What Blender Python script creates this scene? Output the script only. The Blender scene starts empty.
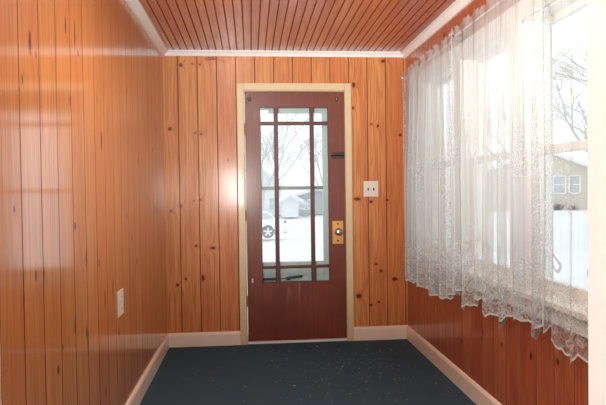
import bpy, bmesh, math, random
from mathutils import Vector, Matrix
random.seed(7)
S = bpy.context.scene
COL = S.collection
PI = math.pi

# ------------------------------------------------------------------ helpers
def bx(bm, x0, x1, y0, y1, z0, z1):
    vs = [bm.verts.new(p) for p in ((x0,y0,z0),(x1,y0,z0),(x1,y1,z0),(x0,y1,z0),(x0,y0,z1),(x1,y0,z1),(x1,y1,z1),(x0,y1,z1))]
    for f in ((0,3,2,1),(4,5,6,7),(0,1,5,4),(1,2,6,5),(2,3,7,6),(3,0,4,7)):
        bm.faces.new([vs[i] for i in f])
def box(*a):
    bm = bmesh.new(); bx(bm, *a); return bm
def boxes(*lst):
    bm = bmesh.new()
    for a in lst: bx(bm, *a)
    return bm
def prism(bm, prof, axis, a0, a1):
    """closed prism: prof = list of 2D points in the plane across `axis`, extruded a0..a1"""
    def P(p, a):
        return {'x': (a, p[0], p[1]), 'y': (p[0], a, p[1]), 'z': (p[0], p[1], a)}[axis]
    A = [bm.verts.new(P(p, a0)) for p in prof]; B = [bm.verts.new(P(p, a1)) for p in prof]
    n = len(prof)
    for i in range(n):
        j = (i+1) % n
        bm.faces.new((A[i], A[j], B[j], B[i]))
    bm.faces.new(A[::-1]); bm.faces.new(B)
def tube(bm, pts, rads, n=6, cap=True):
    rings = []
    for i, p in enumerate(pts):
        p = Vector(p)
        a = Vector(pts[max(i-1, 0)]); b = Vector(pts[min(i+1, len(pts)-1)])
        t = (b-a).normalized()
        up = Vector((0,0,1)) if abs(t.z) < .9 else Vector((1,0,0))
        s = t.cross(up).normalized(); u = s.cross(t)
        r = rads[i] if isinstance(rads, (list, tuple)) else rads
        rings.append([bm.verts.new(p + (s*math.cos(2*PI*k/n) + u*math.sin(2*PI*k/n))*r) for k in range(n)])
    for A, B in zip(rings, rings[1:]):
        for k in range(n):
            bm.faces.new((A[k], A[(k+1)%n], B[(k+1)%n], B[k]))
    if cap and n > 2:
        bm.faces.new(rings[0][::-1]); bm.faces.new(rings[-1])
def lathe(bm, c, prof, axis='y', n=24):
    """prof: (radius, offset along axis)"""
    rings = []
    for r, o in prof:
        ring = []
        for k in range(n):
            a = 2*PI*k/n; ca, sa = math.cos(a)*max(r, 1e-4), math.sin(a)*max(r, 1e-4)
            q = {'y': (ca, o, sa), 'z': (ca, sa, o), 'x': (o, ca, sa)}[axis]
            ring.append(bm.verts.new((c[0]+q[0], c[1]+q[1], c[2]+q[2])))
        rings.append(ring)
    for A, B in zip(rings, rings[1:]):
        for k in range(n): bm.faces.new((A[k], A[(k+1)%n], B[(k+1)%n], B[k]))
    bm.faces.new(rings[0][::-1]); bm.faces.new(rings[-1])
def obj(name, bm, mat, parent=None, smooth=False, bevel=0, seg=2):
    bmesh.ops.recalc_face_normals(bm, faces=bm.faces)
    me = bpy.data.meshes.new(name); bm.to_mesh(me); bm.free()
    for m in (mat if isinstance(mat, (list, tuple)) else [mat]): me.materials.append(m)
    if smooth:
        for p in me.polygons: p.use_smooth = True
    o = bpy.data.objects.new(name, me); COL.objects.link(o)
    if parent:
        o.parent = parent; o.matrix_parent_inverse = Matrix.Translation(-parent.location)
    if bevel:
        md = o.modifiers.new('bevel', 'BEVEL'); md.width = bevel; md.segments = seg; md.limit_method = 'ANGLE'
    return o
def tag(o, label, cat, group=None, kind=None):
    o['label'] = label; o['category'] = cat
    if group: o['group'] = group
    if kind: o['kind'] = kind
    return o
def thing(name, loc, label, cat, group=None):
    o = bpy.data.objects.new(name, None); COL.objects.link(o); o.location = loc
    o.empty_display_size = .1
    bpy.context.view_layer.update()
    return tag(o, label, cat, group)
def sroot(name, loc, label=None, cat=None):
    o = bpy.data.objects.new(name, None); COL.objects.link(o); o.location = loc; o['kind'] = 'structure'
    if label: o['label'] = label; o['category'] = cat
    return o
def struct(o, label=None, cat=None):
    o['kind'] = 'structure'
    if label: o['label'] = label; o['category'] = cat
    return o

# ------------------------------------------------------------------ node helpers
class NT:
    def __init__(self, name):
        self.m = bpy.data.materials.new(name); self.m.use_nodes = True
        self.t = self.m.node_tree; self.t.nodes.clear()
        self.out = self.t.nodes.new('ShaderNodeOutputMaterial')
    def n(self, typ, **k):
        nd = self.t.nodes.new(typ)
        for a, b in k.items(): setattr(nd, a, b)
        return nd
    def l(self, a, b): self.t.links.new(a, b)
    def put(self, sock, v):
        if isinstance(v, bpy.types.NodeSocket): self.l(v, sock)
        else: sock.default_value = v
    def M(self, op, a, b=0.0, c=None, clamp=False):
        nd = self.n('ShaderNodeMath', operation=op, use_clamp=clamp)
        self.put(nd.inputs[0], a); self.put(nd.inputs[1], b)
        if c is not None: self.put(nd.inputs[2], c)
        return nd.outputs[0]
    def V(self, x, y, z=0.0):
        nd = self.n('ShaderNodeCombineXYZ')
        for i, v in enumerate((x, y, z)): self.put(nd.inputs[i], v)
        return nd.outputs[0]
    def noise(self, vec, scale=1., detail=2., rough=.5):
        nd = self.n('ShaderNodeTexNoise'); self.put(nd.inputs['Vector'], vec)
        nd.inputs['Scale'].default_value = scale; nd.inputs['Detail'].default_value = detail
        nd.inputs['Roughness'].default_value = rough
        return nd.outputs['Fac']
    def mix(self, f, a, b, blend='MIX'):
        nd = self.n('ShaderNodeMix', data_type='RGBA', blend_type=blend)
        self.put(nd.inputs[0], f)
        for s, v in ((nd.inputs[6], a), (nd.inputs[7], b)):
            if isinstance(v, tuple) and len(v) == 3: v = v + (1,)
            self.put(s, v)
        return nd.outputs[2]
    def step(self, v, a, b, lo=0., hi=1.):
        nd = self.n('ShaderNodeMapRange', interpolation_type='SMOOTHSTEP')
        self.put(nd.inputs[0], v)
        for i, x in enumerate((a, b, lo, hi)): nd.inputs[i+1].default_value = x
        return nd.outputs[0]
    def bsdf(self, col, rough=.5, metal=0., coat=0., coat_r=.05, spec=.5, bump=None, bs=.1, bd=.002, alpha=None, sheen=0):
        b = self.n('ShaderNodeBsdfPrincipled')
        if isinstance(col, tuple) and len(col) == 3: col = col + (1,)
        self.put(b.inputs['Base Color'], col); self.put(b.inputs['Roughness'], rough)
        b.inputs['Metallic'].default_value = metal
        b.inputs['Coat Weight'].default_value = coat; b.inputs['Coat Roughness'].default_value = coat_r
        b.inputs['Specular IOR Level'].default_value = spec
        b.inputs['Sheen Weight'].default_value = sheen
        if bump is not None:
            bn = self.n('ShaderNodeBump'); bn.inputs['Strength'].default_value = bs; bn.inputs['Distance'].default_value = bd
            self.l(bump, bn.inputs['Height']); self.l(bn.outputs[0], b.inputs['Normal']); self.l(bn.outputs[0], b.inputs['Coat Normal'])
        self.l(b.outputs[0], self.out.inputs[0])
        return b
def sr(r, g, b):
    f = lambda c: (c/255/12.92) if c/255 <= .04045 else ((c/255+.055)/1.055)**2.4
    return (f(r), f(g), f(b))
def plain(name, col, rough=.5, metal=0., nz=.06, scale=12., coat=0., spec=.5, bump=0.):
    t = NT(name); co = t.n('ShaderNodeTexCoord').outputs['Object']
    f = t.noise(co, scale, 3.)
    c = t.mix(f, tuple(x*(1-nz) for x in col), tuple(min(1, x*(1+nz)) for x in col))
    t.bsdf(c, rough, metal, coat, .08, spec, bump=f if bump else None, bs=bump, bd=.003)
    return t.m

def pine(name, axis, knots, base, alt, dark, warm, coat=.75, coat_r=.12, rough=.4, rscale=1.0, bs=.25, ior=1.5):
    """varnished knotty pine; the boards carry a random colour attribute 'board'"""
    t = NT(name)
    co = t.n('ShaderNodeTexCoord').outputs['Object']
    sp = t.n('ShaderNodeSeparateXYZ'); t.l(co, sp.inputs[0])
    u = sp.outputs['XY'.index(axis)] if axis in 'XY' else sp.outputs[0]
    z = sp.outputs[2] if axis != 'C' else sp.outputs[1]
    at = t.n('ShaderNodeAttribute', attribute_name='board'); sb = t.n('ShaderNodeSeparateColor'); t.l(at.outputs['Color'], sb.inputs[0])
    r1, r2, r3 = sb.outputs
    m = 9.0
    for i, (ku, kz, ru, rz) in enumerate(knots):
        a = t.M('MULTIPLY', t.M('SUBTRACT', u, ku), 1/ru); b = t.M('MULTIPLY', t.M('SUBTRACT', z, kz), 1/rz)
        d = t.M('SQRT', t.M('ADD', t.M('MULTIPLY', a, a), t.M('MULTIPLY', b, b)))
        m = t.M('SMOOTH_MIN', m, d, .5) if i else d
    if not knots: m = t.M('ADD', 9.0, 0.0)
    mn = t.M('ADD', m, t.M('MULTIPLY', t.M('SUBTRACT', t.noise(co, 55, 2), .5), 1.1))
    bend = t.M('MULTIPLY', t.M('POWER', 2.718, t.M('MULTIPLY', m, -.55)), 1.3)
    o1 = t.M('MULTIPLY', r1, 40.); o2 = t.M('MULTIPLY', r2, 25.)
    fine = t.noise(t.V(t.M('ADD', t.M('ADD', t.M('MULTIPLY', u, 95.*rscale), o1), t.M('MULTIPLY', bend, 3.)), t.M('ADD', t.M('MULTIPLY', z, 2.2), o2), r3), 1., 3., .6)
    broad = t.noise(t.V(t.M('ADD', t.M('ADD', t.M('MULTIPLY', u, 15.*rscale), o2), bend), t.M('ADD', t.M('MULTIPLY', z, .7), o1), r3), 1., 1.5)
    rings = t.M('SINE', t.M('MULTIPLY', broad, 60.))
    blotch = t.noise(t.V(t.M('MULTIPLY', u, 5.), t.M('MULTIPLY', z, 2.), 0.), 1., 3.)
    c = t.mix(r1, base, alt)
    c = t.mix(t.step(broad, .38, .66, 0, .6), c, warm)
    c = t.mix(t.M('MULTIPLY', t.step(fine, .4, .66), .5), c, dark)
    c = t.mix(t.M('MULTIPLY', t.step(rings, .1, 1.), .34), c, dark)
    c = t.mix(t.step(blotch, .45, .75, 0, .3), c, warm)
    c = t.mix(t.step(mn, .9, 3.2, .5, 0.), c, warm)
    c = t.mix(t.step(mn, .75, 1.35, .92, 0.), c, sr(92, 34, 16))
    c = t.mix(t.step(mn, .1, .7, .75, 0.), c, sr(50, 18, 10))
    hgt = t.M('ADD', t.M('MULTIPLY', fine, .5), t.noise(t.V(t.M('MULTIPLY', u, 9.), t.M('MULTIPLY', z, 5.), r1), 1., 2.))
    t.bsdf(c, rough, 0, coat, coat_r, .35, bump=hgt, bs=bs, bd=.0015).inputs['Coat IOR'].default_value = ior
    return t.m

def board_mesh(regions, joints, axis, face, back, sign, gw=.0035, gd=.005, jitter=.0):
    """regions (u0,u1,z0,z1). axis 'X': wall spans x, its face is at y=face. axis 'Y': spans y, face at x=face.
    axis 'C': ceiling, boards run along y, face at z=face."""
    bm = bmesh.new()
    lay = bm.loops.layers.color.new('board')
    rr = random.Random(11)
    jo = sorted(joints)
    js = [-99] + jo + [99]
    cols = [(rr.random(), rr.random(), rr.random(), 1) for _ in js]
    for (u0, u1, z0, z1) in regions:
        cuts = [u0] + [j for j in js if u0+1e-4 < j < u1-1e-4] + [u1]
        for a, b in zip(cuts, cuts[1:]):
            k = max(i for i, j in enumerate(js) if j <= (a+b)/2)
            ga = gw if any(abs(a-j) < 1e-6 for j in js) else 0
            gb = gw if any(abs(b-j) < 1e-6 for j in js) else 0
            prof = [(a, back), (a, face + sign*gd if ga else face)]
            if ga: prof += [(a+ga*.35, face + sign*gd), (a+ga, face)]
            if gb: prof += [(b-gb, face), (b-gb*.35, face + sign*gd), (b, face + sign*gd)]
            else: prof += [(b, face)]
            prof += [(b, back)]
            n0 = len(bm.faces)
            if axis == 'X': prism(bm, prof, 'z', z0, z1)
            elif axis == 'Y': prism(bm, [(p[1], p[0]) for p in prof], 'z', z0, z1)
            else: prism(bm, prof, 'y', z0, z1)
            bm.faces.ensure_lookup_table()
            for f in bm.faces[n0:]:
                for lp in f.loops: lp[lay] = cols[k]
            for f in bm.faces[n0:]:
                ix = {'X': 1, 'Y': 0, 'C': 2}[axis]
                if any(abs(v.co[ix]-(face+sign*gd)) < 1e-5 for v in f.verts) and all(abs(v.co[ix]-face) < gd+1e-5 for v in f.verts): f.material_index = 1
    return bm

# ------------------------------------------------------------------ room numbers (metres; camera stands at x=0, y=0)
D, L, R, H = 4.744, .685, 1.292, 2.375
NY = .86            # inner face of the near wall
OUTX = R + .14      # outside face of window wall

# materials
KL = [(1.912,1.719,.011,.035),(1.844,1.591,.006,.016),(1.962,1.693,.006,.012),(2.276,1.875,.008,.03),(2.388,1.871,.006,.06),(2.431,1.81,.008,.012),
      (2.312,1.599,.006,.02),(2.712,1.67,.006,.02),(2.777,1.486,.014,.04),(3.367,1.824,.01,.03),(3.652,1.44,.012,.02),(3.303,1.116,.012,.02),(3.901,1.203,.014,.02),
      (2.343,1.117,.011,.014),(2.485,.975,.008,.03),(2.69,.93,.011,.02),(2.945,.78,.009,.04),(2.783,.745,.009,.04),(3.427,.979,.012,.02),(3.562,.835,.016,.02),
      (1.817,.924,.006,.025),(1.919,.982,.007,.018),(1.991,.975,.007,.02),(2.316,.735,.008,.035),(2.477,.664,.012,.03),(2.489,.62,.01,.04),(2.168,.688,.006,.012),
      (2.113,.62,.009,.016),(2.768,.318,.009,.02),(3.055,.529,.01,.02),(1.76,1.2,.007,.01),(4.2,1.55,.015,.016),(4.35,.9,.015,.018)]
KB = [(-.543,2.263,.014,.014),(-.389,2.272,.009,.009),(-.452,2.272,.006,.006),(-.301,2.313,.04,.011),(-.635,1.753,.014,.014),(-.438,1.72,.008,.009),(-.39,1.712,.008,.009),
      (-.178,1.501,.006,.012),(-.455,1.174,.009,.009),(-.407,1.181,.009,.009),(-.559,1.135,.013,.014),(-.638,1.096,.013,.013),(-.445,.811,.013,.009),(-.309,.792,.022,.012),
      (-.597,.5,.012,.011),(-.529,.546,.009,.009),(-.393,.551,.012,.026),(1.104,2.306,.02,.012),(.849,1.919,.01,.012),(.998,1.788,.008,.008),(1.056,1.771,.011,.011),
      (1.241,1.696,.016,.011),(.874,1.171,.03,.012),(.99,1.144,.012,.013),(1.125,1.159,.012,.011),(1.027,.629,.011,.01),(1.068,.57,.013,.012),(1.186,.5,.024,.015),
      (.881,.367,.022,.02),(.981,.289,.013,.011),(1.049,.312,.01,.009),(.857,2.108,.014,.02)]
KR = [(3.912,.393,.012,.014),(3.163,.429,.012,.016),(3.178,.396,.008,.01),(2.914,.426,.01,.012),(2.598,.457,.013,.018),(2.358,.5,.01,.014),(2.098,.457,.011,.014),(2.265,.33,.012,.02),
      (3.972,2.15,.02,.014),(3.779,2.264,.02,.016),(3.5,.3,.012,.014),(4.3,.3,.012,.012),(4.45,.47,.012,.014),(2.02,.25,.012,.02)]
P_base, P_alt, P_dark, P_warm = sr(220,154,86), sr(211,137,73), sr(170,92,50), sr(206,120,66)
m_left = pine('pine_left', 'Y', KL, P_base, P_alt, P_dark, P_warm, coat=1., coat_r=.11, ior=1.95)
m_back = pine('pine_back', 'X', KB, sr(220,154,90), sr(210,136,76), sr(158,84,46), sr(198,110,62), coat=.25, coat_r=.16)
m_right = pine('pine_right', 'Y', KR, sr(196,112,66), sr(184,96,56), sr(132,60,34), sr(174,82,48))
m_ceil = pine('stained_beadboard', 'C', [], sr(198,112,78), sr(176,88,62), sr(116,48,32), sr(200,112,76), coat=1., coat_r=.2, rscale=1.4, bs=.8)
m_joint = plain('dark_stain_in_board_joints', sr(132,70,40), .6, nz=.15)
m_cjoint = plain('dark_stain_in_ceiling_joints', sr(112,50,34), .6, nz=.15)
m_crown = plain('white_trim_paint', sr(244,240,236), .35, nz=.03, spec=.5)
m_base = plain('cream_baseboard_paint', sr(244,226,208), .35, nz=.04, coat=.2)
m_casing = plain('tan_door_casing_paint', sr(218,196,156), .4, nz=.05, coat=.2)
m_white = plain('white_window_paint', sr(236,236,232), .4, nz=.02)
m_near = plain('near_wall_plaster', sr(236,232,222), .6, nz=.02)
m_plate = plain('cream_plastic', sr(226,222,208), .3, nz=.01)
m_slot = plain('dark_metal', sr(60,52,46), .4, .6, nz=.1)
m_brass = plain('worn_brass', sr(214,160,96), .38, .75, nz=.25, scale=60)
m_steel = plain('brushed_steel', sr(190,190,186), .3, .9, nz=.05)
m_alu = plain('storm_door_white_aluminium', sr(204,226,224), .4, nz=.03)
m_alud = plain('storm_door_rail_grey', sr(120,128,126), .4, .3, nz=.05)
m_black = plain('black_plastic', sr(32,34,36), .4, nz=.1)

def door_wood():
    t = NT('stained_door_wood'); co = t.n('ShaderNodeTexCoord').outputs['Object']
    sp = t.n('ShaderNodeSeparateXYZ'); t.l(co, sp.inputs[0]); x, y, z = sp.outputs
    g = t.noise(t.V(t.M('MULTIPLY', x, 120), y, t.M('MULTIPLY', z, 4)), 1, 3, .6)
    b = t.noise(co, 3.5, 3)
    c = t.mix(t.step(g, .3, .7), sr(108,50,34), sr(128,64,42))
    c = t.mix(t.step(b, .4, .7, 0, .5), c, sr(98,42,30))
    # pale streaks below the glass
    st = t.step(t.noise(t.V(t.M('MULTIPLY', x, 22), 0., t.M('MULTIPLY', z, 3.)), 1, 2), .55, .72)
    zz = t.M('MULTIPLY', t.step(z, .22, .44), t.step(z, .5, .48))
    xx = t.M('MULTIPLY', t.step(x, .2, .3), t.step(x, .56, .5))
    c = t.mix(t.M('MULTIPLY', t.M('MULTIPLY', st, zz), t.M('MULTIPLY', xx, .5)), c, sr(170,120,104))
    t.bsdf(c, .42, 0, .25, .2, .4, bump=g, bs=.15, bd=.001)
    return t.m
m_door = door_wood()

def glass(name, tint=(1,1,1), refl=.06):
    t = NT(name)
    tr = t.n('ShaderNodeBsdfTransparent'); tr.inputs[0].default_value = tint + (1,)
    gl = t.n('ShaderNodeBsdfGlossy'); gl.inputs['Roughness'].default_value = .02; gl.inputs[0].default_value = (1,1,1,1)
    mx = t.n('ShaderNodeMixShader'); mx.inputs[0].default_value = refl
    t.l(tr.outputs[0], mx.inputs[1]); t.l(gl.outputs[0], mx.inputs[2]); t.l(mx.outputs[0], t.out.inputs[0])
    return t.m
m_glass = glass('window_glass', (.97,.985,.98), .035)
def veiled():  # translucent share stands in for outdoor glare washing out the view
    t = NT('glare_veil_glass')
    tr = t.n('ShaderNodeBsdfTransparent'); tl = t.n('ShaderNodeBsdfTranslucent'); tl.inputs[0].default_value = (.95,.97,1,1)
    gl = t.n('ShaderNodeBsdfGlossy'); gl.inputs['Roughness'].default_value = .02
    m1 = t.n('ShaderNodeMixShader'); m1.inputs[0].default_value = .13; m2 = t.n('ShaderNodeMixShader'); m2.inputs[0].default_value = .03
    t.l(tr.outputs[0], m1.inputs[1]); t.l(tl.outputs[0], m1.inputs[2]); t.l(m1.outputs[0], m2.inputs[1]); t.l(gl.outputs[0], m2.inputs[2]); t.l(m2.outputs[0], t.out.inputs[0])
    return t.m
m_veiled = veiled()

def carpet():
    t = NT('navy_carpet'); co = t.n('ShaderNodeTexCoord').outputs['Object']
    f = t.noise(co, 260, 2, .7); b = t.noise(co, 5, 4, .6); g = t.noise(co, 38, 3, .7)
    c = t.mix(f, sr(34,55,68), sr(82,110,124))
    c = t.mix(t.step(b, .4, .7, 0, .45), c, sr(76,94,106))
    c = t.mix(t.step(g, .62, .8, 0, .35), c, sr(124,136,144))
    t.bsdf(c, .95, 0, 0, 0, .1, bump=f, bs=.9, bd=.006)
    return t.m
m_carpet = carpet()

# ------------------------------------------------------------------ shell
struct(obj('floor', box(-L-.1, R+.14, .8, D+.14, -.12, 0), m_carpet), 'dark navy carpet covering the porch floor', 'carpet')

jl = [1.816 + .1695*k for k in range(-6, 18)]
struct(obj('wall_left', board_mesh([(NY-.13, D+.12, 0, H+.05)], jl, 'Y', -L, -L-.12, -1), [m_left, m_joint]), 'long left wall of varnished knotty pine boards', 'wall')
jb = [-.566 + .1534*k for k in range(0, 13)]
OX0, OX1, OZ = -.06, .795, 2.075
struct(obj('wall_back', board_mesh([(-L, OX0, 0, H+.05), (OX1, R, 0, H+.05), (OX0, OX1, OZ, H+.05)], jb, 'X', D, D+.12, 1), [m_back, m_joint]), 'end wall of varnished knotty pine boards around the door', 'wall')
WZ0, WZ1 = .76, 2.03
WIN = [(3.552, 4.212), (2.776, 3.436), (2.0, 2.66), (1.224, 1.884)]
jr = [4.744-.157*k for k in range(1, 26)]
reg = [(NY-.13, D+.12, 0, WZ0), (NY-.13, D+.12, WZ1, H+.05), (WIN[0][1], D+.12, WZ0, WZ1), (NY-.13, WIN[3][0], WZ0, WZ1)]
for a, b in ((1, 0), (2, 1), (3, 2)): reg.append((WIN[a][1], WIN[b][0], WZ0, WZ1))
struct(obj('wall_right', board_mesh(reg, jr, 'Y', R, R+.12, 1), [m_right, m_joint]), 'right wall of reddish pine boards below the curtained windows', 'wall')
jc = [-.59 + .0555*k for k in range(-1, 36)]
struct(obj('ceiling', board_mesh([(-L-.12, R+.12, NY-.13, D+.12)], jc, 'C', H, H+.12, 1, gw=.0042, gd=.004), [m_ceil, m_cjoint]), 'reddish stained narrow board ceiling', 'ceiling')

# near wall with the opening the view is taken through
GX0, GX1, GZ = -.381, .546, 2.12
struct(obj('wall_near', boxes((-2.2, GX0, NY-.12, NY, -.0, H+.05), (GX1, 2.2, NY-.12, NY, -.0, H+.05), (GX0, GX1, NY-.12, NY, GZ, H+.05)), m_near), 'pale wall with the opening in the foreground', 'wall')
# painted jamb of that opening
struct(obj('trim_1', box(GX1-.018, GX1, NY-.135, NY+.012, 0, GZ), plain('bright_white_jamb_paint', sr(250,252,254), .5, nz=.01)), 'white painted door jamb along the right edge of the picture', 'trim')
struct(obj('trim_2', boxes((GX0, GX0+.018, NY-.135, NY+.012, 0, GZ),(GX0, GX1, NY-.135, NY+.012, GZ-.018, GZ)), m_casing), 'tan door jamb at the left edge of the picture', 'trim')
# the room behind the camera (light comes from its windows)
BY = -2.4
struct(obj('floor_back_room', box(-2.2, 2.2, BY-.1, .8, -.12, -.0), plain('back_room_floorboards', sr(150,110,76), .4, scale=5)))
struct(obj('ceiling_back_room', box(-2.3, 2.3, BY-.1, NY-.12, H, H+.1), m_near))
struct(obj('wall_back_room', boxes((-2.3,-2.2,BY-.1,NY,0,H),(2.2,2.3,BY-.1,NY,0,H),
    (-2.2,-1.95,BY-.1,BY,0,H),(-1.25,-.62,BY-.1,BY,0,H),(-.12,2.2,BY-.1,BY,0,H),
    (-1.95,-1.25,BY-.1,BY,0,.85),(-1.95,-1.25,BY-.1,BY,1.85,H),(-.62,-.12,BY-.1,BY,0,.85),(-.62,-.12,BY-.1,BY,1.85,H)), m_near))

# crown: small cove strips
def cove(s):  # profile in (depth from wall, z down)
    return [(0,0),(0,-.05),(.012,-.05),(.02,-.035),(.036,-.018),(.05,-.012),(.05,0)]
bm = bmesh.new(); prism(bm, [(-L+a, H+b) for a, b in cove(1)], 'y', NY, D); struct(obj('trim_3', bm, m_crown), 'white cove moulding along the left ceiling edge', 'trim')
bm = bmesh.new(); prism(bm, [(R-a, H+b) for a, b in cove(1)], 'y', NY, D); struct(obj('trim_4', bm, m_crown), 'white cove moulding along the right ceiling edge', 'trim')
bm = bmesh.new(); prism(bm, [(D-a*.7, H+b*.8) for a, b in cove(1)], 'x', -L+.02, R-.02); struct(obj('trim_5', bm, m_crown), 'white cove moulding above the door wall', 'trim')
# baseboards
def bprof(): return [(0,0),(.016,0),(.016,.095),(.012,.102),(.012,.106),(.005,.112),(0,.112)]
bm = bmesh.new(); prism(bm, [(-L+a, b) for a, b in bprof()], 'y', NY, D); struct(obj('baseboard_left', bm, m_base), 'cream baseboard along the left wall', 'baseboard')
bm = bmesh.new(); prism(bm, [(R-a, b) for a, b in bprof()], 'y', NY, D); struct(obj('baseboard_right', bm, m_base), 'cream baseboard along the right wall', 'baseboard')
bm = bmesh.new(); prism(bm, [(D-a, b) for a, b in bprof()], 'x', -L, -.1); prism(bm, [(D-a, b) for a, b in bprof()], 'x', .832, R)
struct(obj('baseboard_back', bm, m_base), 'cream baseboard either side of the door', 'baseboard')

# ------------------------------------------------------------------ wooden door
dr = sroot('door_1', (.3675, D+.03, 0), 'brown wooden door with nine panes in the end wall', 'door')
bm = bmesh.new()
bx(bm, -.1, -.046, D-.02, D+.0, 0, 2.118); bx(bm, .778, .832, D-.02, D, 0, 2.118); bx(bm, -.046, .778, D-.02, D, 2.062, 2.118)
obj('door_casing', bm, m_casing, dr, bevel=.003)
bm = boxes((-.06, -.04, D, D+.2, 0, 2.075), (.777, .795, D, D+.2, 0, 2.075), (-.04, .777, D, D+.2, 2.055, 2.075))
obj('door_jamb', bm, m_casing, dr)
obj('threshold', box(-.04, .777, D-.012, D+.2, 0, .018), m_white, dr, bevel=.004)
y0, y1 = D+.008, D+.05
sx0, sx1, sz0, sz1 = -.037, .775, .022, 2.053
gx0, gx1, gz0, gz1 = .084, .644, .494, 1.93
slab = obj('door_slab', boxes((sx0, gx0, y0, y1, sz0, sz1), (gx1, sx1, y0, y1, sz0, sz1), (gx0, gx1, y0, y1, sz0, gz0), (gx0, gx1, y0, y1, gz1, sz1)), m_door, dr)
mv = [(.196,.231),(.490,.525)]; mh = [(.607,.633),(1.782,1.812)]
bm = bmesh.new()
def muntin_v(bm, a, b, z0, z1):
    c = (a+b)/2; w = (b-a)/2
    prism(bm, [(c-w, y0+.012), (c-w*.8, y0+.003), (c+w*.8, y0+.003), (c+w, y0+.012), (c+w, y1-.012), (c-w, y1-.012)], 'z', z0, z1)
def muntin_h(bm, a, b, x0, x1):
    c = (a+b)/2; w = (b-a)/2
    prism(bm, [(y0+.013, c-w), (y0+.004, c-w*.8), (y0+.004, c+w*.8), (y0+.013, c+w), (y1-.013, c+w), (y1-.013, c-w)], 'x', x0, x1)
for a, b in mv: muntin_v(bm, a, b, gz0, gz1)
for a, b in mh: muntin_h(bm, a, b, gx0, gx1)
# bead round the opening
bx(bm, gx0, gx0+.006, y0+.006, y1-.006, gz0, gz1); bx(bm, gx1-.006, gx1, y0+.006, y1-.006, gz0, gz1)
bx(bm, gx0, gx1, y0+.006, y1-.006, gz0, gz0+.006); bx(bm, gx0, gx1, y0+.006, y1-.006, gz1-.006, gz1)
obj('door_muntins', bm, plain('dark_muntin_stain', sr(88,38,28), .45, nz=.1), dr)
xs = [gx0+.006, mv[0][0], mv[0][1], mv[1][0], mv[1][1], gx1-.006]; zs = [gz0+.006, mh[0][0], mh[0][1], mh[1][0], mh[1][1], gz1-.006]
for i in range(3):
    for j in range(3):
        obj('door_pane', box(xs[2*i], xs[2*i+1], y0+.019, y0+.022, zs[2*j], zs[2*j+1]), m_glass, dr)
# lock plate with knob
esc = obj('lock_plate', box(.667, .757, y0-.004, y0, .803, .993), m_brass, dr, bevel=.003)
bm = bmesh.new(); lathe(bm, (.712, y0-.004, .903), [(.03,0),(.03,-.006),(.014,-.01),(.013,-.03),(.024,-.037),(.03,-.048),(.029,-.06),(.02,-.068),(.004,-.07)])
obj('door_knob', bm, m_steel, dr, smooth=True)
bm = bmesh.new(); bx(bm, .704, .718, y0-.008, y0-.003, .822, .838); lathe(bm, (.712, y0-.004, .968), [(.008,0),(.008,-.004)], n=12)
obj('keyhole', bm, m_slot, dr)
# slide bolt on the lock stile
bm = boxes((.665, .772, y0-.006, y0, 1.535, 1.56), (.665, .772, y0-.006, y0, 1.505, 1.522)); tube(bm, [(.66, y0-.01, 1.529), (.775, y0-.01, 1.529)], .005, 8)
obj('slide_bolt', bm, m_slot, dr)
for px in (.002, .712):
    bm = bmesh.new(); lathe(bm, (px, y0, 1.99), [(.016,0),(.016,-.006),(.008,-.012),(.009,-.02),(.003,-.023)], n=16)
    obj('hook', bm, m_steel, dr, smooth=True)
for hz in (.35, 1.05, 1.75):
    bm = bmesh.new(); tube(bm, [(-.041, y0-.006, hz-.045), (-.041, y0-.006, hz+.045)], .007, 10); bx(bm, -.045, -.037, y0-.004, y0, hz-.045, hz+.045)
    obj('hinge', bm, m_brass if hz > 1 else m_steel, dr)
# weather stripping scuffs: small catch on left stile
obj('strike_mark', box(-.001, .012, y0-.001, y0, .50, .535), m_steel, dr)

# ------------------------------------------------------------------ storm door
sd = sroot('door_2', (.3675, D+.145, 0), 'white metal storm door seen through the glass', 'door')
s0, s1 = D+.125, D+.16
ax0, ax1 = .055, .607
obj('storm_frame', boxes((-.035, ax0, s0, s1, .02, 2.05), (ax1, .772, s0, s1, .02, 2.05), (ax0, ax1, s0, s1, 1.895, 2.05), (ax0, ax1, s0, s1, .605, .65)), m_alu, sd, bevel=.003)
obj('storm_kick_panel', boxes((ax0, ax1, s0+.01, s1-.01, .02, .605)), m_alu, sd)
obj('storm_mid_rail', box(ax0, ax1, s0+.005, s1-.005, 1.255, 1.283), m_alud, sd)
obj('storm_pane', box(ax0, ax1, s0+.014, s0+.017, .65, 1.255), m_veiled, sd)
obj('storm_pane', box(ax0, ax1, s0+.022, s0+.025, 1.283, 1.895), m_veiled, sd)
bm = bmesh.new(); tube(bm, [(-.02, s0-.02, .512), (.235, s0-.022, .512)], .012, 10); tube(bm, [(.235, s0-.022, .512), (.30, s0-.022, .516)], .005, 8)
tube(bm, [(.285, s0-.022, .512), (.32, s0-.022, .52), (.42, s0-.02, .53)], .011, 8); bx(bm, .29, .32, s0-.03, s0, .5, .525)
obj('door_closer', bm, m_black, sd)

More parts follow.
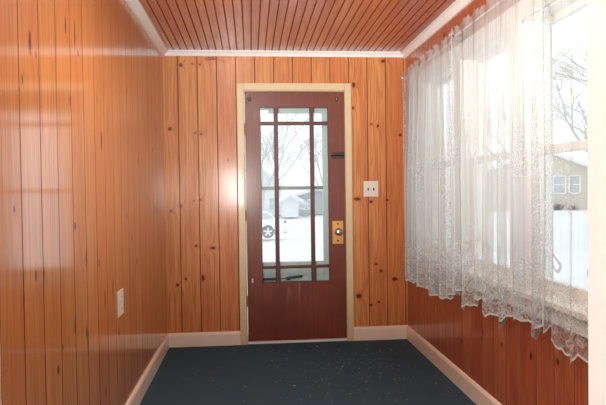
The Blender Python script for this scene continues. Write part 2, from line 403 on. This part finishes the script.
# ------------------------------------------------------------------ windows
def window(n, a, b, lab):
    w = sroot('window_%d' % n, (R+.06, (a+b)/2, WZ0), lab, 'window')
    obj('window_frame', boxes((R-.0, OUTX, a-.02, a+.012, WZ0-.02, WZ1+.02), (R, OUTX, b-.012, b+.02, WZ0-.02, WZ1+.02), (R, OUTX, a, b, WZ0-.03, WZ0+.012), (R, OUTX, a, b, WZ1-.012, WZ1+.03)), m_white, w)
    a2, b2 = a+.012, b-.012; st = .042
    def sash(nm, x0, z0, z1, bot, top):
        s = obj(nm, boxes((x0, x0+.032, a2, a2+st, z0, z1), (x0, x0+.032, b2-st, b2, z0, z1), (x0, x0+.032, a2+st, b2-st, z0, z0+bot), (x0, x0+.032, a2+st, b2-st, z1-top, z1)), m_white, w)
        obj('window_pane', box(x0+.014, x0+.017, a2+st, b2-st, z0+bot, z1-top), m_glass, w)
    sash('lower_sash', R+.038, WZ0+.012, 1.432, .055, .036)
    sash('upper_sash', R+.074, 1.398, WZ1-.012, .036, .03)
window(1, *WIN[0], 'white double hung window in the corner nearest the door wall')
window(2, *WIN[1], 'white double hung window in the middle behind the curtains')
window(3, *WIN[2], 'white double hung window seen clearly through the sheer curtain at right')
window(4, *WIN[3], 'unseen white double hung window beside the opening, added for daylight')  # assumed fourth window, added out of view to let in light
c0 = R-.018
bm = boxes((c0, R, WIN[0][1], WIN[0][1]+.09, WZ0, WZ1), (c0, R, WIN[1][1], WIN[0][0], WZ0, WZ1), (c0, R, WIN[2][1], WIN[1][0], WZ0, WZ1), (c0, R, WIN[3][1], WIN[2][0], WZ0, WZ1),
           (c0, R, WIN[3][0]-.09, WIN[3][0], WZ0, WZ1), (c0-.004, R, WIN[3][0]-.1, WIN[0][1]+.1, WZ1, WZ1+.09))
struct(obj('trim_6', bm, m_white, bevel=.003), 'white casings around the row of windows', 'trim')
struct(obj('trim_7', boxes((R-.05, R+.03, WIN[3][0]-.11, WIN[0][1]+.11, WZ0-.022, WZ0+.004), (R-.016, R, WIN[3][0]-.09, WIN[0][1]+.09, WZ0-.1, WZ0-.022)), m_white, bevel=.004), 'white window stool and apron below the windows', 'trim')

# ------------------------------------------------------------------ curtains
def lace(name, a0):
    t = NT(name)
    uv = t.n('ShaderNodeUVMap', uv_map='cloth'); sp = t.n('ShaderNodeSeparateXYZ'); t.l(uv.outputs[0], sp.inputs[0])
    u, v = sp.outputs[0], sp.outputs[1]
    e = t.n('ShaderNodeAttribute', attribute_name='edge').outputs['Fac']
    vec = t.V(u, v, 0.)
    # flowers
    vo = t.n('ShaderNodeTexVoronoi', feature='F1'); t.l(vec, vo.inputs['Vector']); vo.inputs['Scale'].default_value = 22.; vo.inputs['Randomness'].default_value = .55
    ve = t.n('ShaderNodeTexVoronoi', feature='DISTANCE_TO_EDGE'); t.l(vec, ve.inputs['Vector']); ve.inputs['Scale'].default_value = 55.
    d = vo.outputs['Distance']
    ring = t.step(t.M('ABSOLUTE', t.M('SUBTRACT', d, .33)), .05, .1, 1., 0.)
    core = t.step(d, .09, .15, 1., 0.)
    net = t.step(ve.outputs['Distance'], .06, .12, .7, 0.)
    pat = t.M('MAXIMUM', t.M('MAXIMUM', ring, core), net)
    # masks
    wav = t.M('MULTIPLY', t.M('SINE', t.M('MULTIPLY', u, 22.)), .035)
    bor = t.step(t.M('ADD', v, wav), .25, .29, 1., 0.)
    edg = t.step(e, .075, .095, 1., 0.)
    # vines high up in the cloth, sprays repeating across the width
    spray = t.M('MULTIPLY', t.step(t.noise(t.V(t.M('MULTIPLY', u, 5.), t.M('MULTIPLY', v, 3.2), 3.), 1., 1.), .56, .62), t.step(v, 1.25, 1.0))
    msk = t.M('MAXIMUM', t.M('MAXIMUM', bor, edg), t.M('MULTIPLY', spray, .55))
    # wreath motifs and S shaped sprigs
    uc = t.M('SUBTRACT', t.M('FLOORED_MODULO', u, .26), .13)
    vv = t.M('SUBTRACT', v, .33)
    rr = t.M('SQRT', t.M('ADD', t.M('MULTIPLY', uc, uc), t.M('MULTIPLY', vv, vv)))
    wre = t.step(t.M('ABSOLUTE', t.M('SUBTRACT', rr, .024)), .004, .009, .7, 0.)
    v2 = t.M('SUBTRACT', v, .97)
    sx = t.M('SUBTRACT', uc, t.M('MULTIPLY', t.M('SINE', t.M('MULTIPLY', v2, 50.)), .012))
    sprig = t.M('MULTIPLY', t.step(t.M('ABSOLUTE', sx), .003, .007, .75, 0.), t.step(t.M('ABSOLUTE', v2), .05, .07, 1., 0.))
    mot = t.M('MAXIMUM', wre, sprig)
    hem = t.step(v, .008, .014, 1., 0.)
    hem = t.M('MAXIMUM', hem, t.step(e, .006, .01, .9, 0.))
    stripe = t.M('MULTIPLY', t.M('SUBTRACT', t.noise(t.V(t.M('MULTIPLY', u, 70.), t.M('MULTIPLY', v, .6), 0.), 1., 2.), .5), .35)
    base = t.M('ADD', a0, stripe)
    lac = t.M('ADD', a0*.5, t.M('MULTIPLY', pat, .48))
    al = t.n('ShaderNodeMix', data_type='FLOAT'); t.l(msk, al.inputs[0]); t.l(base, al.inputs[2]); t.l(lac, al.inputs[3])
    a = t.M('MAXIMUM', t.M('MAXIMUM', al.outputs[0], mot), hem)
    # rod pocket is double cloth
    a = t.M('MINIMUM', t.M('MAXIMUM', a, 0.), 1.)
    tr = t.n('ShaderNodeBsdfTransparent')
    df = t.n('ShaderNodeBsdfDiffuse'); t.l(t.mix(t.M('MULTIPLY', mot, .7), sr(196,201,199), sr(158,146,138)), df.inputs[0])  # tan motif colour stands in for dense thread darkened by backlight
    tl = t.n('ShaderNodeBsdfTranslucent'); t.l(t.mix(mot, sr(238,242,244), sr(150,140,132)), tl.inputs[0])
    m1 = t.n('ShaderNodeMixShader'); m1.inputs[0].default_value = .1
    t.l(df.outputs[0], m1.inputs[1]); t.l(tl.outputs[0], m1.inputs[2])
    m2 = t.n('ShaderNodeMixShader'); t.l(a, m2.inputs[0]); t.l(tr.outputs[0], m2.inputs[1]); t.l(m1.outputs[0], m2.inputs[2])
    t.l(m2.outputs[0], t.out.inputs[0])
    return t.m
m_lace = lace('white_lace', .46)
m_sheer = lace('white_sheer_lace', .22)

HEM = [(1.2,.6),(1.5,.57),(1.75,.62),(1.98,.585),(2.05,.61),(2.096,.55),(2.18,.6),(2.29,.68),(2.376,.59),(2.45,.66),(2.595,.66),(2.671,.57),(2.74,.62),(2.796,.60),(2.85,.66),(2.909,.585),(2.947,.66),
       (3.1,.60),(3.192,.565),(3.221,.675),(3.35,.62),(3.514,.553),(3.56,.60),(3.629,.545),(3.8,.575),(4.072,.556),(4.2,.57),(4.308,.545),(4.57,.556),(4.8,.56)]
def hemz(y):
    for (a, za), (b, zb) in zip(HEM, HEM[1:]):
        if a <= y <= b: return za + (zb-za)*(y-a)/(b-a)
    return .6
XC = 1.2
def curtain(y0, y1, folds, amp, full, mat, seed, ztop, label, flat=(), xoff=0.):
    rr = random.Random(seed)
    # irregular fold phase and amplitude along the width
    K = folds
    ws = [rr.uniform(.6, 1.4) for _ in range(K)]; tot = sum(ws)
    am = [rr.uniform(.6, 1.25) for _ in range(K)]; sk = [rr.uniform(-.5, .5) for _ in range(K)]
    per = 14; cols = []; yy = y0
    for k in range(K):
        w = ws[k]/tot*(y1-y0)
        for i in range(per):
            f = i/per
            cols.append((yy + w*f, math.sin(2*PI*f), am[k], sk[k], math.sin(4*PI*f)*.0 + math.cos(2*PI*f), w, f))
        yy += w
    cols.append((y1, 0., am[-1], 0, 1., 0.01, 1))
    NZ = 48
    bm = bmesh.new(); uvl = bm.loops.layers.uv.new('cloth'); el = bm.verts.layers.float.new('edge')
    rows = []; us = []; ua = 0; prev = None
    for (y, s, a, k2, c, w, f) in cols:
        p = (y, s*a*amp*1.3)
        if prev: ua += math.hypot(p[0]-prev[0], p[1]-prev[1])
        prev = p; us.append(ua)
    W = us[-1]
    vinfo = {}
    for ci, (y, s, a, k2, c, w, f) in enumerate(cols):
        # flare: between pocket and hem the folds wander and open
        yh = y
        zb = hemz(min(max(yh, 1.2), 4.8)) + .007*math.sin(us[ci]*150)
        col = []
        for j in range(NZ+1):
            t = j/NZ
            # more rows near the header
            z = ztop - (ztop - zb)*t
            dz = ztop - z
            if dz < .055: A = amp*.26*(1.1 if dz < .025 else .35)     # ruffle above the rod, pinched at the rod
            else: A = amp*(.35 + .65*min(1, (dz-.055)/.8))
            for (fa, fb) in flat:
                if fa < y < fb: A *= .35
            x = XC + xoff - s*a*A - k2*A*.5*math.sin(2*2*PI*f)*.5
            yo = y + (c-1)*0 + math.sin(2*2*PI*f)*A*full*min(1, dz/.3) + .012*math.sin(z*2.1 + y*9)*min(1, dz)
            zz = z + (.008*math.sin(us[ci]*95) + .006*math.sin(us[ci]*41))*(1 if dz < .02 else 0)
            vt = bm.verts.new((x, yo, zz)); vt[el] = min(us[ci], W-us[ci]); col.append(vt)
            vinfo[vt] = (us[ci], max(0, z-zb))
        rows.append(col)
    for A, B in zip(rows, rows[1:]):
        for j in range(NZ):
            fc = bm.faces.new((A[j], B[j], B[j+1], A[j+1]))
            for lp in fc.loops: lp[uvl].uv = vinfo[lp.vert]
    o = obj('lace_curtain', bm, mat, smooth=True)
    return tag(o, label, 'curtain', 'lace curtains along the window wall')
curtain(3.375, 4.49, 8, .046, .45, m_lace, 3, 2.165, 'white lace curtain panel over the window nearest the door wall')
curtain(2.30, 3.372, 7, .042, .40, m_lace, 5, 2.185, 'white lace curtain panel hanging in the middle of the window wall')
curtain(1.22, 2.335, 6, .022, .2, m_sheer, 8, 2.185, 'sheer lace curtain panel nearest the white jamb with the house showing through', xoff=.012)
# rods
for (ya, yb, z, lab) in ((3.40, 4.53, 2.125, 'thin white curtain rod nearest the door wall'), (1.15, 3.36, 2.145, 'long thin white curtain rod over the nearer windows')):
    t = thing('curtain_rod', (R, (ya+yb)/2, z), lab, 'curtain rod')
    bm = bmesh.new(); tube(bm, [(XC+.016, ya, z), (XC+.016, yb, z)], .004, 8); obj('rod', bm, m_white, t)
    for e in (ya, yb):
        bm = bmesh.new(); tube(bm, [(XC, e, z), (XC+.03, e, z), (R, e, z)], .0055, 8); bx(bm, R-.006 if e != yb or ya < 3 else R-.006, R, e-.012, e+.012, z-.03, z+.03)
        obj('bracket', bm, m_slot if abs(e-3.4) < .05 or abs(e-3.36) < .05 else m_white, t)

# ------------------------------------------------------------------ switch and outlet plates
sw = thing('switch_plate', (.99, D, 1.252), 'cream double light switch plate right of the door', 'light switch')
obj('plate', box(.929, 1.052, D-.006, D+.0, 1.188, 1.317), m_plate, sw, bevel=.003)
for x in (.966, 1.012):
    bm = bmesh.new(); bx(bm, x-.005, x+.005, D-.009, D-.005, 1.238, 1.262); bx(bm, x-.004, x+.004, D-.02, D-.006, 1.25, 1.26)
    obj('toggle', bm, m_slot, sw)
ou = thing('outlet_plate', (-L, 3.09, .672), 'cream outlet plate low on the left pine wall', 'outlet')
obj('plate', box(-L, -L+.006, 3.032, 3.152, .607, .739), m_plate, ou, bevel=.003)
for z in (.643, .703):
    obj('socket', box(-L+.005, -L+.008, 3.07, 3.114, z-.018, z+.018), m_near, ou, bevel=.002)
    o = boxes((-L+.007, -L+.0085, 3.08, 3.084, z-.006, z+.008), (-L+.007, -L+.0085, 3.1, 3.104, z-.006, z+.008)); obj('slot', o, m_slot, ou)

# ------------------------------------------------------------------ crumbs on the carpet
def crumbs():
    bm = bmesh.new(); rr = random.Random(4)
    for i in range(240):
        if i < 150: x, y = rr.gauss(.62, .33), rr.gauss(4.0, .4)
        else: x, y = rr.uniform(-.5, 1.2), rr.uniform(3.3, 4.65)
        if not (-.62 < x < 1.22 and 1 < y < 4.68): continue
        s = rr.uniform(.0012, .0038)*(1.8 if rr.random() < .06 else 1)
        M = Matrix.Translation((x, y, s*.5)) @ Matrix.Rotation(rr.uniform(0, 6), 4, 'Z') @ Matrix.Diagonal((s*rr.uniform(.8, 2), s, s*.6, 1))
        bmesh.ops.create_icosphere(bm, subdivisions=1, radius=1, matrix=M)
    return bm
tag(obj('crumbs', crumbs(), plain('pale_crumbs', sr(176,172,162), .8)), 'pale crumbs and lint scattered over the navy carpet', 'crumbs', kind='stuff')

# ------------------------------------------------------------------ outdoors
GZ0 = -1.38
def snow():
    t = NT('snow'); co = t.n('ShaderNodeTexCoord').outputs['Object']
    f = t.noise(co, .35, 4); 
    c = t.mix(t.step(f, .4, .7), (.8,.83,.86), (.74,.77,.81))
    t.bsdf(c, .8, 0, 0, 0, .2, bump=f, bs=.4, bd=.2)
    return t.m
m_snow = snow()
bm = bmesh.new()
n = 40
gv = [[bm.verts.new((-60+170*i/n, -25+150*j/n, GZ0 + (.12*math.sin(i*1.3)*math.cos(j*1.7) if 0 < i < n else 0) + max(0, (j-22)*.05) + .9*min(1, max(0, (-60+170*i/n-9)/9)))) for j in range(n+1)] for i in range(n+1)]
for i in range(n):
    for j in range(n): bm.faces.new((gv[i][j], gv[i+1][j], gv[i+1][j+1], gv[i][j+1]))
struct(obj('ground', bm, m_snow, smooth=True), 'snow covered yard outside', 'ground')
# foundation under the porch
struct(obj('wall_foundation', box(-2.3, R+.13, -2.45, D+.13, GZ0-.4, -.12), plain('foundation_concrete', sr(150,148,144), .8)))
struct(obj('porch_step', boxes((-.4, 1.2, D+.15, D+1.1, -.35, -.12), (-.4, 1.2, D+1.1, D+1.4, -.6, -.3), (-.4, 1.2, D+1.4, D+1.7, -.85, -.55), (-.4, 1.2, D+1.7, D+2.0, -1.1, -.8), (-.4, 1.2, D+2.0, D+2.3, GZ0-.3, -1.05), (-.4, 1.2, D+.15, D+2.0, GZ0-.3, -.85)), m_snow))
# roof above the porch
struct(obj('roof', box(-2.6, R+.4, -2.8, D+.5, H+.125, H+.3), plain('roof_felt', sr(120,120,122), .8)))

def siding(name, col, dark, w=.2):
    t = NT(name); co = t.n('ShaderNodeTexCoord').outputs['Object']; sp = t.n('ShaderNodeSeparateXYZ'); t.l(co, sp.inputs[0])
    f = t.M('FRACT', t.M('MULTIPLY', sp.outputs[2], 1/w))
    c = t.mix(t.step(f, 0., .12, 1., 0.), col, dark)
    t.bsdf(c, .7, bump=f, bs=.5, bd=.02); return t.m
m_sid = siding('cream_siding', sr(206,200,186), sr(176,170,158))
m_sidg = siding('grey_siding', sr(150,156,160), sr(110,114,118))
m_sidw = siding('white_siding', sr(226,228,230), sr(190,192,196))
m_dglass = plain('glass_painted_reflection', sr(178,188,196), .15, nz=.1, scale=3)  # pale base colour stands in for blown-out snow reflections
m_roofsnow = plain('snowy_roof', (.8,.83,.87), .8, scale=2)

def house(name, cx, cy, rot, w, d, h, peak, mats, wins, label, base=GZ0-.3, shrubs=None):
    """front face looks to -y locally; gable in front"""
    t = thing(name, (cx, cy, base), label, 'house')
    M = Matrix.Translation((cx, cy, 0)) @ Matrix.Rotation(rot, 4, 'Z')
    def fin(nm, bm, m):
        bm.transform(M); return obj(nm, bm, m, t)
    bm = bmesh.new(); prism(bm, [(-w/2, base), (w/2, base), (w/2, h), (0, peak), (-w/2, h)], 'y', 0, d); fin('wall', bm, mats[0])
    sl = (peak-h)/(w/2); ov = .45; th = .22
    bm = bmesh.new(); prism(bm, [(-w/2-ov, h-ov*sl), (0, peak), (w/2+ov, h-ov*sl), (w/2+ov, h-ov*sl+th), (0, peak+th), (-w/2-ov, h-ov*sl+th)], 'y', -.5, d+.5); fin('roof', bm, m_roofsnow)
    bm = bmesh.new()
    prism(bm, [(-w/2-ov, h-ov*sl-.12), (0, peak-.12), (w/2+ov, h-ov*sl-.12), (w/2+ov, h-ov*sl+.02), (0, peak+.02), (-w/2-ov, h-ov*sl+.02)], 'y', -.56, -.46); fin('fascia', bm, mats[1])
    for (x0, x1, z0, z1) in wins:
        bm = boxes((x0-.1, x0, -.07, .05, z0-.1, z1+.1), (x1, x1+.1, -.07, .05, z0-.1, z1+.1), (x0-.1, x1+.1, -.07, .05, z1, z1+.1), (x0-.1, x1+.1, -.07, .05, z0-.1, z0), (x0, x1, -.05, .05, (z0+z1)/2-.04, (z0+z1)/2+.04))
        bm.transform(M); fr = obj('window', bm, m_white, t)
        bm = box(x0, x1, -.03, .04, z0, z1); bm.transform(M); pn = obj('pane', bm, m_dglass); pn.parent = fr; 
        # the frame is offset by its own parent inverse only, so pane mesh needs none
    return t
# neighbour seen through the sheer curtain
house('neighbour_house', 22.4, 43.4, math.radians(-30), 9.0, 9, 2.35, 4.3, (m_sid, m_sidw), [(1.0, 1.75, .86, 2.1), (2.1, 2.75, .86, 2.1), (-2.6, -1.9, .86, 2.1)], 'cream sided house with paired windows seen through the sheer curtain', base=-1.2)
house('snow_roofed_house', 1.0, 60, 0, 4.4, 8, 1.9, 3.7, (m_sidw, m_sidw), [(.9, 1.6, -.6, .6)], 'white gabled house with snowy roof seen in the left door pane', base=-1.2)
house('grey_house', 6.9, 60.5, 0, 5.2, 8, .75, 1.45, (m_sidg, m_sidw), [(-1.9, -1.3, -.5, .3), (-1.0, -.4, -.5, .3)], 'grey house seen through the right middle of the door glass', base=-1.2)
house('white_garage', 3.75, 55, 0, 1.5, 3, .45, .9, (m_sidw, m_sidw), [], 'small white garage between the two houses beyond the door', base=-1.2)
# dark bin/utility box in front of the grey house
t = thing('utility_box', (5.4, 57, -1.25), 'small grey box standing in the snow before the grey house', 'utility box')
obj('cabinet', box(5.05, 5.65, 56.8, 57.3, -1.25, -.62), m_alud, t, bevel=.03); obj('lid', box(5.02, 5.68, 56.76, 57.34, -.62, -.55), m_roofsnow, t)

# parked car
def car():
    y = 31.0; wx, wz = .89, -.91; rad = .33; g = wz-rad
    t = thing('car', (-.6, 31.8, g), 'white car parked in the snow outside the door', 'car')
    body = plain('white_car_paint', sr(236,238,240), .25, nz=.01, coat=.8)
    # side outline, x relative to rear wheel (rear is +x)
    out = [(.95,-.08),(1.0,.2),(.98,.52),(.9,.62),(.45,.66),(.1,1.02),(-.1,1.1),(-1.25,1.13),(-1.6,1.05),(-2.15,.66),(-3.2,.52),(-3.45,.35),(-3.5,-.02),(-3.1,-.1)]
    def arch(c):
        return [(c+.37*math.cos(a), .37*math.sin(a)) for a in [math.radians(q) for q in (195,165,135,110,90,70,45,15,-15)]]
    prof = out + arch(-2.65)[0:] + arch(0)[0:]
    bm = bmesh.new(); prism(bm, [(wx+a, wz+b) for a, b in prof], 'y', y-.02, y+1.7)
    obj('body', bm, body, t, bevel=.04, seg=3)
    for c in (0, -2.65):
        for yy, sg in ((y-.01, 1), (y+1.69, -1)):
            bm = bmesh.new(); lathe(bm, (wx+c, yy, wz), [(.2, -.0*sg), (rad-.02, -.0*sg), (rad, .03*sg), (rad, .2*sg), (.2, .22*sg)], n=28); w = obj('tyre', bm, m_black, t, smooth=False)
            bm = bmesh.new(); lathe(bm, (wx+c, yy, wz), [(.22, .02*sg), (.22, .05*sg)], n=28)
            hubd = obj('hub', bm, plain('hub_dark', sr(120,124,128), .4), t)
            bm = bmesh.new()
            for k in range(5):
                a = 2*PI*k/5+.3; dx, dz = math.cos(a), math.sin(a); nx, nz = -dz, dx
                vs = [(.03,.035),(.23,.05),(.23,-.05),(.03,-.035)]
                prism(bm, [(wx+c+dx*p+nx*q, wz+dz*p+nz*q) for p, q in vs], 'y', yy-.03*sg, yy+.01*sg)
            lathe(bm, (wx+c, yy, wz), [(.06, -.04*sg), (.06, .01*sg)], n=14)
            obj('spokes', bm, body, t)
    red = plain('tail_light_red', sr(190,20,24), .3)
    obj('tail_light', box(wx+.84, wx+.99, y-.03, y+.2, wz+.46, wz+.6), red, t, bevel=.02)
    obj('marker_light', box(wx+.86, wx+1.0, y-.03, y+.05, wz-.06, wz+.0), red, t)
    bm = bmesh.new(); prism(bm, [(wx+a, wz+b) for a, b in [(.32,.7),(.0,1.0),(-.5,1.05),(-.5,.68)]], 'y', y-.03, y-.015); obj('rear_side_glass', bm, m_dglass, t)
    bm = bmesh.new(); prism(bm, [(wx+a, wz+b) for a, b in [(-.6,.68),(-.6,1.05),(-1.3,1.05),(-1.85,.68)]], 'y', y-.03, y-.015); obj('front_side_glass', bm, m_dglass, t)
    return t
car()

# bare trees
m_bark = plain('glare_pale_bark', sr(186,186,186), .9, nz=.1, scale=3)  # bark colour lightened to imitate overexposed outdoor light
def tree_mesh(seed, hgt, depth, lean=(0, 0), r0=.2):
    rr = random.Random(seed); bm = bmesh.new()
    def grow(p, d, ln, r, k):
        pts = [p]; q = p.copy(); dd = d.copy()
        for i in range(3):
            dd = (dd + Vector((rr.uniform(-.18, .18), rr.uniform(-.18, .18), rr.uniform(-.08, .14)))).normalized()
            q = q + dd*ln/3; pts.append(q.copy())
        tube(bm, pts, [r, r*.88, r*.76, r*.62], 5 if k > 3 else 3, cap=False)
        if k == 0: return
        for i in range(rr.choice((2, 3, 3)) + (1 if k < 3 else 0)):
            a = rr.uniform(0, 2*PI); sp_ = rr.uniform(.35, .95)
            side = Vector((math.cos(a), math.sin(a), 0)); nd = (dd + side*sp_).normalized()
            grow(pts[-1] if i < 2 else pts[2], nd, ln*rr.uniform(.62, .84), r*.6, k-1)
    grow(Vector((0, 0, 0)), Vector((lean[0], lean[1], 1)).normalized(), hgt*.3, r0, depth)
    return bm
def tree(name, loc, seed, hgt, depth, label, lean=(0, 0), r0=.2):
    o = obj(name, tree_mesh(seed, hgt, depth, lean, r0), m_bark)
    o.location = loc
    return tag(o, label, 'tree', 'bare winter trees outside')
tree('bare_tree', (1.5, 36, GZ0-.1), 21, 11, 6, 'large bare tree with branches coloured pale for glare, filling the upper door panes', (.12, 0), .1)
tree('bare_tree', (.6, 45, GZ0-.1), 5, 9, 6, 'bare tree beside the snowy gable in the left door pane', (.1, 0), .16)
tree('bare_tree', (9.5, 76, GZ0-.1), 8, 12, 6, 'distant bare tree behind the grey house', (0, 0), .22)
tree('bare_tree', (.5, 90, GZ0-.1), 13, 12, 6, 'distant bare tree behind the white garage', (0, 0), .22)
tree('bare_tree', (14.5, 22, GZ0-.1), 31, 10, 6, 'bare tree in the side yard seen through the sheer curtain', (0, 0), .2)
tree('bare_tree', (27, 58, GZ0-.1), 17, 14, 6, 'bare tree rising behind the cream house', (0, 0), .3)
# shrubs in front of the cream house
def shrub(x, y, z, r, lab, seed):
    rr = random.Random(seed); bm = bmesh.new()
    for i in range(70):
        a = rr.uniform(0, 2*PI); e = rr.uniform(.1, 1.4); l = r*rr.uniform(.7, 1.1)
        d = Vector((math.cos(a)*math.cos(e), math.sin(a)*math.cos(e), math.sin(e)))
        tube(bm, [(0,0,0), tuple(d*l*.5), tuple(d*l + Vector((rr.uniform(-.1,.1), rr.uniform(-.1,.1), 0)))], [.03,.025,.012], 4, cap=False)
    o = obj('shrub', bm, plain('shrub_twig', sr(92,84,74), .9)); o.location = (x, y, z)
    return tag(o, lab, 'shrub', 'shrubs before the cream house')
shrub(23.0, 41.9, -.6, .75, 'low bare shrub left below the cream house windows', 1)
shrub(23.9, 41.4, -.6, .6, 'low bare shrub right below the cream house windows', 2)

# ------------------------------------------------------------------ fill lamps added out of view, and the flash
LX, LY = .1, 2.5
t = thing('added_fill_lamp', (LX, LY, H), 'unseen round white fill lamp added to the porch ceiling', 'ceiling lamp')  # invented fitting above the frame, housing the porch fill light
bm = bmesh.new(); lathe(bm, (LX, LY, H), [(.09, 0), (.09, -.02), (.06, -.025)], 'z'); obj('fill_lamp_base', bm, m_white, t)
tg = NT('fill_lamp_glow'); em = tg.n('ShaderNodeEmission'); em.inputs[0].default_value = (1,.95,.88,1); em.inputs[1].default_value = 6.; tg.l(em.outputs[0], tg.out.inputs[0])
bm = bmesh.new(); lathe(bm, (LX, LY, H), [(.06, -.026), (.1, -.05), (.12, -.085), (.1, -.12), (.05, -.14), (.01, -.145)], 'z'); obj('fill_lamp_shade', bm, tg.m, t, smooth=True)
def area(name, loc, aim, size, power, col=(1,1,1), sy=None, spread=None):
    l = bpy.data.lights.new(name, 'AREA'); l.energy = power; l.color = col; l.size = size
    if sy: l.shape = 'RECTANGLE'; l.size_y = sy
    if spread: l.spread = spread
    o = bpy.data.objects.new(name, l); COL.objects.link(o); o.location = loc
    o.rotation_euler = (Vector(aim)-Vector(loc)).to_track_quat('-Z', 'Y').to_euler()
    return o
area('porch_fill_light', (LX, LY, 2.2), (LX, LY, 0), .24, 14, (1,.96,.9))
t = thing('added_fill_lamp', (-1.1, -.5, H), 'unseen white disc fill lamp added in the room behind the camera', 'ceiling lamp')  # invented fitting, added to brighten the near jamb
bm = bmesh.new(); lathe(bm, (-1.1, -.5, H), [(.16, 0), (.17, -.03), (.15, -.05), (.02, -.055)], 'z'); obj('fill_lamp_shade', bm, tg.m, t, smooth=True)
area('room_fill_light', (-1.1, -.5, 2.25), (-.2, .2, 0), .3, 48, (.95,.98,1))
area('flash', (-.31, .42, 1.32), (.45, 4.7, 3.6), .3, 58, (1,.98,.95), sy=.6, spread=math.radians(92))

# ------------------------------------------------------------------ world, camera
w = bpy.data.worlds.new('overcast'); S.world = w; w.use_nodes = True
nt = w.node_tree; bg = nt.nodes['Background']; bg.inputs[0].default_value = (.93,.97,1,1); bg.inputs[1].default_value = 1.5

cam = bpy.data.cameras.new('camera'); co = bpy.data.objects.new('camera', cam); COL.objects.link(co)
yaw, pitch, roll, f = .0895, -.0194, -.0133, 582.14
fw = Vector((math.sin(yaw)*math.cos(pitch), math.cos(yaw)*math.cos(pitch), math.sin(pitch)))
r_ = Vector((math.cos(yaw), -math.sin(yaw), 0)); u_ = r_.cross(fw)
rx = r_*math.cos(roll) + u_*math.sin(roll); ux = -r_*math.sin(roll) + u_*math.cos(roll)
M = Matrix((( rx.x, ux.x, -fw.x, 0), (rx.y, ux.y, -fw.y, 0), (rx.z, ux.z, -fw.z, 1.2409), (0,0,0,1)))
co.matrix_world = M
cam.sensor_width = 36; cam.lens = 36*f/606; cam.clip_start = .02; cam.clip_end = 400
S.camera = co
S.view_settings.view_transform = 'Standard'; S.view_settings.look = 'None'; S.view_settings.gamma = 1; S.view_settings.use_curve_mapping = False
S.view_settings.exposure = .06
S.cycles.transparent_max_bounces = 24
